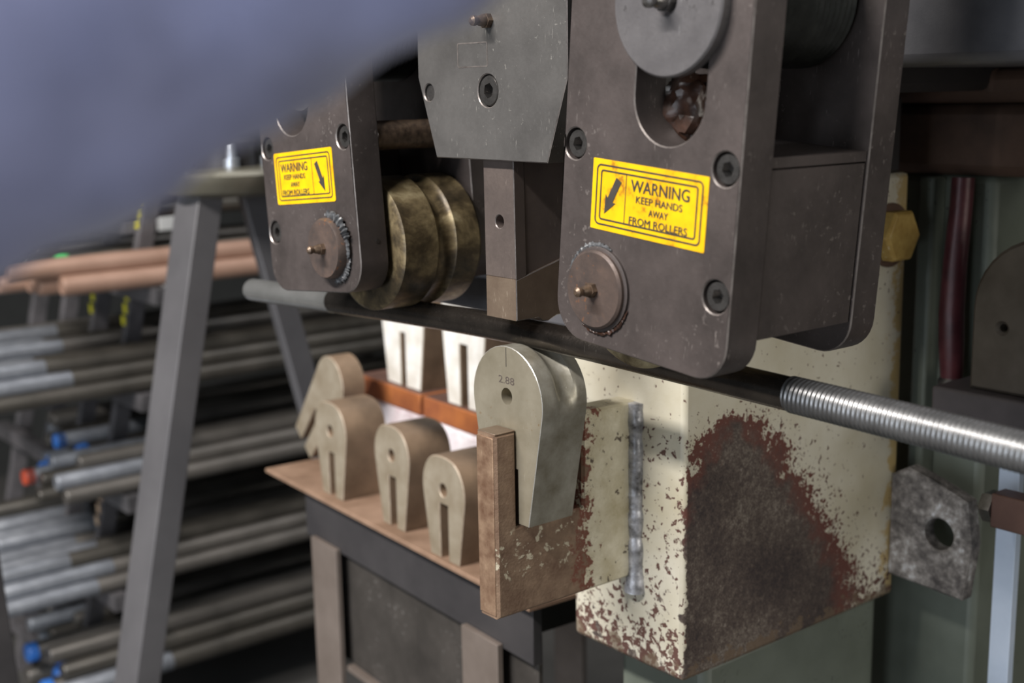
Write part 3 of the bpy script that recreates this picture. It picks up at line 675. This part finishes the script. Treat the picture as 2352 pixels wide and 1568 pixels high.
# ------------------------------------------------------------------ die table with spare dies
TY = math.radians(-3.64); TL = (-0.961, 0.188, 0.700)
tb = thing('die_table', 'rust dusted steel table with dark apron and flat legs holding spare dies', 'table', (TL[0], TL[1], FLOOR), (0, 0, TY))
H0 = 0.700 - FLOOR
plate('table_top', [(0, 0), (0.800, 0), (0.800, 0.56), (0.0, 0.56)], [], H0 - 0.008, H0, 'rust_plate', tb, 0.0015, axis='Z')
box('apron', (0.115, 0.780, 0.020, 0.035, H0 - 0.095, H0 - 0.008), 'dark_paint', tb, 0.001)
box('front_panel', (0.150, 0.770, 0.0355, 0.043, H0 - 0.295, H0 - 0.06), 'panel', tb, 0.001)
for lx, w in ((0.150, 0.090), (0.620, 0.090)):
    box('leg', (lx, lx + w, 0.010, 0.0195, 0.0, H0 - 0.088), 'leg', tb, 0.001)
    box('leg', (lx, lx + w, 0.530, 0.540, 0.0, H0 - 0.008), 'leg', tb, 0.001)
box('side_stretcher', (0.150, 0.165, 0.0435, 0.5295, H0 - 0.09, H0 - 0.008), 'dark_paint', tb, 0.001)
box('side_stretcher', (0.690, 0.710, 0.0435, 0.5295, H0 - 0.09, H0 - 0.008), 'dark_paint', tb, 0.001)
box('panel_lip', (0.240, 0.620, 0.022, 0.035, H0 - 0.305, H0 - 0.295), 'leg', tb, 0.001)
def tp(x, y):  # point on the table, in table coordinates
    c, s_ = math.cos(TY), math.sin(TY); return (TL[0] + x * c - y * s_, TL[1] + x * s_ + y * c, 0.700)
specs = [((0.224, 0.018), 0.0540, 0.166, 0.068, 0.021, 0.075, 'brown dusted spare die standing beside the leaning die on the table'),
         ((0.420, 0.020), 0.0520, 0.166, 0.064, 0.021, 0.080, 'brown dusted spare die standing between two others on the table'),
         ((0.588, 0.006), 0.0550, 0.158, 0.074, 0.022, 0.082, 'brown dusted spare die standing beside the rusty bracket nose')]
for (px, py), r, h, wb, sw, sh, lab in specs:
    make_die('spare_die', lab, tp(px, py), TY, r, h, wb, sw, sh, 0.076, 0.0095, 'die_dusty', 'spare dies in the front row on the table', flat=0.10)
# the leaning die: tilted on its foot
q = tp(0.105, 0.075)
make_die('spare_die', 'brown dusted spare die leaning over sideways at the table end', (-0.986, 0.280, 0.7258), TY, 0.050, 0.225, 0.074, 0.016, 0.095, 0.045, 0.0, 'die_dusty', 'spare dies in the front row on the table', tilt=math.radians(42))
# riser with a white sheet, orange bars and pale dies
rz = tp(0.03, 0.195)
box_r = thing('riser_box', 'white stained low riser standing behind the front row of dies', 'riser', (rz[0], rz[1], 0.700), (0, 0, TY))
bm = bmesh.new(); bm_box(bm, 0.0, 0.73, 0.0, 0.22, 0.0, 0.108)
finish(bm, 'riser_body', 'white_sheet', box_r, 0.004)
bm = bmesh.new(); nx, ny = 60, 10; g = []
for i in range(nx + 1):
    row = []
    for j in range(ny + 1):
        x = 0.0 + 0.73 * i / nx; k = j / ny
        y = 0.02 - 0.060 * k + 0.006 * noise.noise(Vector((x * 30, k * 4, 1))); z = 0.109 - 0.09 * k ** 1.2 + 0.006 * noise.noise(Vector((x * 25, k * 3, 7))) * (1 if j else 0) + (0.002 if j == 0 else 0)
        row.append(bm.verts.new((x, min(y, 0.018) if j == 0 else min(y, -0.002 - 0.004 * k), z)))
    g.append(row)
for i in range(nx):
    for j in range(ny): bm.faces.new((g[i][j], g[i + 1][j], g[i + 1][j + 1], g[i][j + 1]))
sh_ = finish(bm, 'draped_sheet', 'white_sheet', box_r); so_ = sh_.modifiers.new('thick', 'SOLIDIFY'); so_.thickness = 0.0015
for i, (xa, xb, lab) in enumerate(((0.0, 0.222, 'orange rusted flat bar under the split pale die'), (0.232, 0.41, 'orange rusted flat bar beside the mounted grey die'))):
    p = tp(xa, 0.193)
    o = thing('flat_bar', lab, 'flat bar', (p[0], p[1], 0.8095), (0, 0, TY), 'orange flat bars on the riser')
    box('bar', (0, xb - xa, 0, 0.200, 0, 0.036), 'orange', o, 0.002)
    box('rusted_top', (0.003, xb - xa - 0.003, 0.003, 0.197, 0.0358, 0.0372), 'red_brown', o, 0.0005)
p = tp(0.150, 0.205); make_die('pale_die', 'tall pale polished die with a narrow slot standing on the orange bar', (p[0], p[1], 0.8468), TY, 0.074, 0.205, 0.112, 0.016, 0.096, 0.10, 0.0, 'die_sheen', 'pale dies on the riser')
p = tp(0.352, 0.200); make_die('pale_die', 'pale drilled die half hidden behind the mounted grey die', (p[0], p[1], 0.8468), TY, 0.066, 0.215, 0.100, 0.022, 0.105, 0.10, 0.012, 'die_sheen', 'pale dies on the riser')

# ------------------------------------------------------------------ support stand with round top
sd = thing('support_stand', 'grey support stand with round oily top plate and splayed flat legs', 'stand', (-1.27, 0.27, FLOOR)); sdo = rel((-1.27, 0.27, FLOOR))
def beam(name, a, b_, wx, wy, mat, parent, off, bev=0.002):
    a, b_ = Vector(a), Vector(b_); bm = bmesh.new(); vs = []
    for p in (a, b_):
        for dx, dy in ((-wx, -wy), (wx, -wy), (wx, wy), (-wx, wy)): vs.append(bm.verts.new((p.x + dx / 2, p.y + dy / 2, p.z)))
    for f in ((0, 1, 2, 3), (4, 5, 6, 7), (0, 1, 5, 4), (1, 2, 6, 5), (2, 3, 7, 6), (3, 0, 4, 7)): bm.faces.new([vs[i] for i in f])
    return child(finish(bm, name, mat, parent, bev), off)
child(lathe('top_plate', [(0.085, -0.040), (0.118, -0.030), (0.135, -0.008), (0.138, 0.004), (0.130, 0.012), (0.10, 0.016), (0.02, 0.016)], (-1.275, 0.305, 1.205), 'stand_top', sd, 'Z', 48), sdo)
child(lathe('centre_boss', [(0.062, 0.0), (0.060, 0.05), (0.050, 0.06), (0.01, 0.06)], (-1.275, 0.305, 1.2205), 'dark_paint', sd, 'Z', 32), sdo)
for (px, py) in ((-1.215, 0.285), (-1.215, 0.365), (-1.345, 0.245), (-1.345, 0.345)):
    child(lathe('stud', [(0.015, 0.0), (0.015, 0.018), (0.010, 0.019), (0.010, 0.045), (0.008, 0.048)], (px, py, 1.2215), 'shim', sd, 'Z', 14), sdo)
def leg_to(a, b_, zf):  # extend a line to height zf
    a, b_ = Vector(a), Vector(b_); k = (zf - a.z) / (b_.z - a.z); return a + (b_ - a) * k
beam('leg', (-1.280, 0.248, 1.172), leg_to((-1.280, 0.248, 1.172), (-1.280, 0.050, 0.235), FLOOR), 0.100, 0.052, 'stand', sd, sdo)
beam('leg', (-1.272, 0.352, 1.172), leg_to((-1.272, 0.352, 1.172), (-1.255, 0.452, 0.73), FLOOR), 0.030, 0.052, 'stand', sd, sdo)
pt = thing('leaning_post', 'dark leaning steel post on a foot plate in front of the rack', 'post', (-1.45, -0.45, FLOOR)); pto = rel((-1.45, -0.45, FLOOR))
beam('post', (-1.42, -0.165, FLOOR + 0.012), (-1.42, -0.225, 0.95), 0.05, 0.09, 'dark_paint', pt, pto)
child(box('foot_plate', (-1.50, -1.34, -0.27, -0.07, FLOOR, FLOOR + 0.012), 'dark_paint', pt, 0.002), pto)

# ------------------------------------------------------------------ bar rack
rk = thing('bar_rack', 'dark slanted post rack with yellow paint marks carrying long steel bars', 'rack', (-2.45, 1.3, FLOOR)); rko = rel((-2.45, 1.3, FLOOR))
TIERS = [0.905, 0.650, 0.405, 0.165, -0.085]; POSTX = [-2.10, -2.32, -2.54, -2.78]
def posty(z, fy): return fy + 0.218 * (z - 0.70)
for fy in (0.410, 1.45, 2.50):
    for px in POSTX:
        o = beam('post', (px, posty(FLOOR, fy), FLOOR), (px, posty(1.32, fy), 1.32), 0.026, 0.045, 'rack', rk, rko)
    for tz in TIERS:
        y = posty(tz, fy)
        beam('cross_beam', (-2.85, y, tz - 0.021), (-1.88, y, tz - 0.021), 0.001, 0.040, 'rack', rk, rko) if False else child(box('cross_beam', (-2.86, -1.87, y - 0.058, y - 0.024, tz - 0.042, tz), 'rack', rk, 0.001), rko)
rnd = random.Random(11)
for px, ranges in ((POSTX[0], ((1.03, 1.15), (0.785, 0.86), (0.275, 0.36))), (POSTX[1], ((1.02, 1.11), (0.79, 0.87)))):
    for za, zb in ranges:
        mk = 'tan_paint' if za < 0.5 else 'yellow_mark'
        z = za
        while z < zb:
            h = 0.018 + 0.012 * rnd.random(); y = posty(z, 0.410)
            child(box('paint_mark', (px - 0.010, px + 0.009, y - 0.0255, y - 0.0235 + 0.001, z, z + h), mk, rk, 0.0004), rko); z += h + 0.006
# bars: shared meshes, one object each
def bar_mesh(name, r, y0, y1, mat, n=14):
    bm = bmesh.new(); bm_lathe(bm, [(r * 0.86, y0), (r, y0 + 0.004), (r, y1)], (0, 0, 0), 'Y', n)
    bmesh.ops.recalc_face_normals(bm, faces=bm.faces[:]); me = bpy.data.meshes.new(name); bm.to_mesh(me); bm.free()
    me.polygons.foreach_set('use_smooth', [True] * len(me.polygons)); me.set_sharp_from_angle(angle=math.radians(40)); me.materials.append(M[mat]); return me
BR = {}
for r in (0.017, 0.020, 0.024):
    for k, mt in (('dark', 'stock'), ('brown', 'stock_brown'), ('grey', 'stock_grey')): BR[(r, k)] = bar_mesh('bar_stock', r, 0.0, 2.75, mt)
    BR[(r, 'end')] = bar_mesh('bright_thread', r * 1.012, -0.002, 0.30, 'stock_end')
    for k in ('blue', 'red', 'green'): BR[(r, k)] = bar_mesh('painted_tip', r * 1.012, -0.003, 0.022, k + '_paint')
tier_word = ['top', 'second', 'third', 'fourth', 'lowest']
start = [0.12, -0.12, 0.14, -0.10, 0.08]
for ti, tz in enumerate(TIERS):
    for ci, (xa, xb) in enumerate(((-2.084, -1.885), (-2.304, -2.116), (-2.524, -2.336))):
        r = rnd.choice((0.020, 0.024, 0.020)) if ci else (0.024, 0.020, 0.020, 0.020, 0.024)[ti]
        n1 = int((xb - xa) / (2 * r + 0.001)); gap = (xb - xa - n1 * 2 * r) / max(1, n1)
        rows = [n1, n1 - 1] if ti == 0 else [n1, n1 - 1, n1 - 2]
        if (ti, ci) == (0, 0): rows = [n1, 1]
        if ci == 1 and ti in (1, 2, 3): rows = [n1, n1 - 1, n1 - 2]
        for li, cnt in enumerate(rows):
            for i in range(cnt):
                x = xb - r - gap / 2 - i * (2 * r + gap) - li * (r + gap / 2)
                sep = 2 * r + gap; dzl = math.sqrt(max((2 * r) ** 2 - (sep / 2) ** 2, r * r)) + 0.0006
                z = tz + r + 0.0004 + li * dzl
                kind = 'brown' if (ti == 0 and ci == 0) else rnd.choice(('dark', 'dark', 'grey', 'grey', 'brown') if ti in (1, 2, 3) else ('dark', 'grey', 'dark'))
                if kind == 'brown' and ti > 0: kind = 'grey'
                y0 = start[ti] + 0.10 * ci + rnd.uniform(-0.05, 0.07)
                threaded = ti > 0 and ((ti in (1, 3) and rnd.random() < 0.8) or rnd.random() < 0.3)
                tip = None
                if ti == 2 and ci == 1 and rnd.random() < 0.5: tip = 'blue'
                elif ti == 2 and ci == 0 and i == 2: tip = 'red'
                elif ti == 4 and ci == 0 and i in (1, 2): tip = 'blue'
                elif ti == 0 and ci == 1 and i == 0: tip = 'green'
                o = link('stock_bar', BR[(r, kind)]); o.location = (x, y0, z + ZO)
                bay = ('outer', 'middle', 'inner')[ci]; row = ('bottom', 'second', 'third')[li]
                extra = (f' with {tip} tip' if tip else '') + ((' and' if tip else ' with') + ' threads' if threaded else '')
                tag(o, f'{ {"dark": "black", "grey": "grey", "brown": "rust brown"}[kind] } round bar{extra}, {row} row of {bay} bay, {tier_word[ti]} rack tier', 'steel bar', 'steel bars stored on the rack')
                if threaded: link('threaded_end', BR[(r, 'end')], None, o)
                if tip: link('painted_tip', BR[(r, tip)], None, o)
# short upper shelf behind the first posts
for fy in (0.410, 1.45, 2.50):
    y = posty(1.05, fy); child(box('cross_beam', (-2.86, -2.115, y - 0.058, y - 0.024, 1.018, 1.050), 'rack', rk, 0.001), rko)
for ci, (xa, xb) in enumerate(((-2.304, -2.116), (-2.524, -2.336))):
    for li, cnt in enumerate((4, 3)):
        r = 0.020; sep = (xb - xa) / 4; dzl = math.sqrt((2 * r) ** 2 - (sep / 2) ** 2) + 0.001
        for i in range(cnt):
            kind = 'grey' if (i + li) % 2 else 'dark'
            o = link('stock_bar', BR[(r, kind)]); o.location = (xb - sep * (i + 0.5 + 0.5 * li), 0.22 + 0.07 * ci + rnd.uniform(-0.04, 0.05), 1.0505 + r + li * dzl + ZO)
            tag(o, f'{ {"dark": "black", "grey": "grey"}[kind] } round bar, {("bottom", "second")[li]} row of {("middle", "inner")[ci]} bay, short upper shelf of rack', 'steel bar', 'steel bars stored on the rack')
ct = thing('plain_white_board', 'narrow white plain board standing behind the slanted rack posts', 'board', (-3.1, 1.05, FLOOR)); co = rel((-3.1, 1.05, FLOOR))
child(box('board', (-3.02, -3.00, 0.915, 0.985, FLOOR + 0.02, 1.112), 'board_white', ct, 0.002), co)  # added plain board, stands in for an unidentified white patch
child(box('foot', (-3.08, -2.94, 0.90, 1.00, FLOOR, FLOOR + 0.02), 'board_white', ct, 0.002), co)

# ------------------------------------------------------------------ person reaching past the camera, navy sleeve
def cw(r_, u_, f_): return CP - Vector((0, 0, ZO)) + right * r_ + up * u_ + fwd * f_   # a place given from where the photographer stands
def skin_mesh(name, verts, edges, rads, mat, parent, root=0, sub=2, disp=None):
    me = bpy.data.meshes.new(name); me.from_pydata([tuple(v) for v in verts], edges, []); me.update()
    o = link(name, me, mat, parent); o.modifiers.new('skin', 'SKIN')
    if not me.skin_vertices: pass
    for i, sv in enumerate(me.skin_vertices[0].data):
        rr = rads[i]; sv.radius = rr if isinstance(rr, tuple) else (rr, rr); sv.use_root = (i == root)
    s_ = o.modifiers.new('sub', 'SUBSURF'); s_.levels = sub; s_.render_levels = sub
    o.modifiers['skin'].use_smooth_shade = True
    if disp:
        t = bpy.data.textures.new(name + '_folds', 'CLOUDS'); t.noise_scale = disp[0]
        d = o.modifiers.new('folds', 'DISPLACE'); d.texture = t; d.strength = disp[1]; d.texture_coords = 'LOCAL'
    return o
sh_r = cw(-0.430, -0.066, 0.30); el = cw(-0.165, 0.075, 0.345); wr = cw(0.085, 0.206, 0.385)
base = Vector((0.44, -1.19, FLOOR))
pe = thing('person', 'person in a blue grey work shirt reaching an arm across in front of the machine', 'person', tuple(base)); po = rel(tuple(base))
face = Vector((-0.35, 0.94, 0)).normalized(); sidev = Vector((face.y, -face.x, 0))
sh_l = sh_r - sidev * 0.36 + Vector((0, 0, -0.04)); nk = (sh_r + sh_l) / 2 + Vector((0, 0, 0.03)); chest = (sh_r + sh_l) / 2 + Vector((0, 0, -0.14)); waist = chest + Vector((0, 0, -0.26)); pel = waist + Vector((0, 0, -0.17))
el_l = sh_l + Vector((0, 0, -0.27)) - sidev * 0.06 - face * 0.02; wr_l = el_l + Vector((0, 0, -0.23)) + face * 0.10
hipr = pel + sidev * 0.10 + Vector((0, 0, -0.05)); hipl = pel - sidev * 0.10 + Vector((0, 0, -0.05))
def ankle(h): return Vector((h.x, h.y, FLOOR + 0.09))
knr = (hipr + ankle(hipr)) / 2 + face * 0.03; knl = (hipl + ankle(hipl)) / 2 + face * 0.03
# one continuous body: legs, trunk, arms, neck and head
head_c = nk + Vector((0, 0, 0.165)) + face * 0.03
bv = [pel, waist, chest, nk, nk + Vector((0, 0, 0.06)) + face * 0.01, head_c - Vector((0, 0, 0.05)), head_c + Vector((0, 0, 0.06)), sh_r, el, wr, sh_l, el_l, wr_l, hipr, knr, ankle(hipr), hipl, knl, ankle(hipl), ankle(hipr) + face * 0.15 - Vector((0, 0, 0.05)), ankle(hipl) + face * 0.15 - Vector((0, 0, 0.05))]
be = [(0, 1), (1, 2), (2, 3), (3, 4), (4, 5), (5, 6), (2, 7), (7, 8), (8, 9), (2, 10), (10, 11), (11, 12), (0, 13), (13, 14), (14, 15), (0, 16), (16, 17), (17, 18), (15, 19), (18, 20)]
brd = [(0.15, 0.10), (0.14, 0.095), (0.15, 0.10), 0.06, 0.052, (0.066, 0.08), (0.070, 0.085), 0.055, 0.038, 0.026, 0.055, 0.038, 0.026, 0.085, 0.055, 0.04, 0.085, 0.055, 0.04, 0.035, 0.035]
child(skin_mesh('body', bv, be, brd, 'skin', pe), po)
sv_ = [waist + Vector((0, 0, -0.14)), waist, chest, nk - Vector((0, 0, 0.02)), sh_r, (sh_r + el) / 2, el, (el + wr) / 2, wr - (wr - el) * 0.10, sh_l, el_l, wr_l - (wr_l - el_l) * 0.1]
se = [(0, 1), (1, 2), (2, 3), (2, 4), (4, 5), (5, 6), (6, 7), (7, 8), (2, 9), (9, 10), (10, 11)]
srd = [(0.175, 0.125), (0.17, 0.12), (0.175, 0.125), 0.072, 0.084, 0.076, 0.066, 0.058, 0.047, 0.084, 0.062, 0.044]
child(skin_mesh('work_shirt', sv_, se, srd, 'navy', pe, 2, 3, (0.05, 0.020)), po)
tv = [pel + Vector((0, 0, 0.13)), pel, hipr, knr, ankle(hipr) + Vector((0, 0, 0.0)), hipl, knl, ankle(hipl)]
child(skin_mesh('trousers', tv, [(0, 1), (1, 2), (2, 3), (3, 4), (1, 5), (5, 6), (6, 7)], [(0.168, 0.118), (0.180, 0.130), 0.115, 0.082, 0.07, 0.115, 0.082, 0.07], 'trouser', pe, 1, 2), po)
for h in (hipr, hipl):
    a = ankle(h); child(skin_mesh('boot', [a + Vector((0, 0, 0.04)), a - Vector((0, 0, 0.035)), a + face * 0.10 - Vector((0, 0, 0.045)), a + face * 0.18 - Vector((0, 0, 0.05))], [(0, 1), (1, 2), (2, 3)], [0.055, 0.052, 0.045, 0.038], 'boot', pe, 1), po)
# head details: ears, nose, eyes, hair
bm = bmesh.new(); bmesh.ops.create_icosphere(bm, subdivisions=4, radius=1.0)
rotm = Matrix((tuple(sidev), tuple(face), (0, 0, 1))).transposed()
for v in bm.verts:
    c = v.co.copy(); cut = c.z < -0.15 - 0.75 * max(0, -c.y) or (c.y > 0.35 and c.z < 0.45)
    k = 0.90 if cut else 1.0 + 0.03 * noise.noise(c * 6)
    v.co = head_c + Vector((0, 0, 0.035)) + rotm @ Vector((c.x * 0.082 * k, c.y * 0.100 * k - 0.006, c.z * 0.112 * k))
child(finish(bm, 'hair', 'hair', pe), po)
child(skin_mesh('nose', [head_c + face * 0.085 + Vector((0, 0, 0.01)), head_c + face * 0.098 - Vector((0, 0, 0.02)), head_c + face * 0.088 - Vector((0, 0, 0.03))], [(0, 1), (1, 2)], [0.009, 0.012, 0.010], 'skin', pe, 0), po)
for sgn in (-1, 1):
    child(skin_mesh('ear', [head_c + sidev * 0.076 * sgn + Vector((0, 0, 0.02)), head_c + sidev * 0.080 * sgn - Vector((0, 0, 0.01)), head_c + sidev * 0.076 * sgn - Vector((0, 0, 0.03))], [(0, 1), (1, 2)], [0.010, 0.013, 0.008], 'skin', pe, 0), po)
    child(lathe('eye', [(0.002, -0.009), (0.010, -0.004), (0.010, 0.004), (0.002, 0.009)], tuple(head_c + face * 0.078 + sidev * 0.030 * sgn + Vector((0, 0, 0.012))), 'ink', pe, 'Z', 10), po)
child(skin_mesh('mouth', [head_c + face * 0.082 - sidev * 0.022 - Vector((0, 0, 0.052)), head_c + face * 0.088 - Vector((0, 0, 0.054)), head_c + face * 0.082 + sidev * 0.022 - Vector((0, 0, 0.052))], [(0, 1), (1, 2)], [0.004, 0.006, 0.004], 'pin', pe, 0), po)
# hands with five fingers, slightly curled
def tube_into(bm, pts, rads, flat=None, n=12):
    rings = []
    for i, p in enumerate(pts):
        t = (pts[min(i + 1, len(pts) - 1)] - pts[max(i - 1, 0)]).normalized()
        a = (flat - t * flat.dot(t)).normalized(); b_ = t.cross(a); ra, rb = rads[i] if isinstance(rads[i], tuple) else (rads[i], rads[i])
        rings.append([bm.verts.new(p + a * math.cos(2 * PI * k / n) * ra + b_ * math.sin(2 * PI * k / n) * rb) for k in range(n)])
    for a, b_ in zip(rings, rings[1:]):
        for k in range(n): bm.faces.new((a[k], a[(k + 1) % n], b_[(k + 1) % n], b_[k]))
    bm.faces.new(rings[0]); bm.faces.new(rings[-1])
def hand(w_, d, palm, parent):
    """palm, four unequal bent fingers and a thumb, fused into one surface"""
    d = d.normalized(); palm = (palm - d * palm.dot(d)).normalized(); s_ = d.cross(palm); bm = bmesh.new()
    tube_into(bm, [w_ - d * 0.015, w_ + d * 0.012, w_ + d * 0.05, w_ + d * 0.085, w_ + d * 0.097], [(0.027, 0.022), (0.030, 0.020), (0.041, 0.017), (0.042, 0.014), (0.036, 0.009)], s_)
    for off, L in ((0.030, 0.070), (0.010, 0.080), (-0.010, 0.075), (-0.030, 0.058)):
        b0 = w_ + d * (0.088 - abs(off) * 0.15) + s_ * off
        tube_into(bm, [b0 - d * 0.01, b0 + d * L * 0.42 + palm * 0.008, b0 + d * L * 0.74 + palm * 0.026, b0 + d * L * 0.92 + palm * 0.046, b0 + d * L * 0.95 + palm * 0.052], [0.0100, 0.0092, 0.0086, 0.0076, 0.004], s_)
    b0 = w_ + d * 0.03 + s_ * 0.026
    tube_into(bm, [b0, b0 + d * 0.022 + s_ * 0.022 + palm * 0.010, b0 + d * 0.050 + s_ * 0.032 + palm * 0.022, b0 + d * 0.072 + s_ * 0.032 + palm * 0.032, b0 + d * 0.077 + s_ * 0.031 + palm * 0.035], [0.016, 0.0145, 0.0115, 0.0095, 0.005], palm)
    o = finish(bm, 'hand', 'skin', parent)
    r_ = o.modifiers.new('fuse', 'REMESH'); r_.mode = 'VOXEL'; r_.voxel_size = 0.003; r_.use_smooth_shade = True
    m_ = o.modifiers.new('soften', 'SMOOTH'); m_.factor = 0.5; m_.iterations = 4
    return child(o, po)
hand(wr, wr - el, -Vector((0, 0, 1)), pe)
hand(wr_l, wr_l - el_l, sidev, pe)
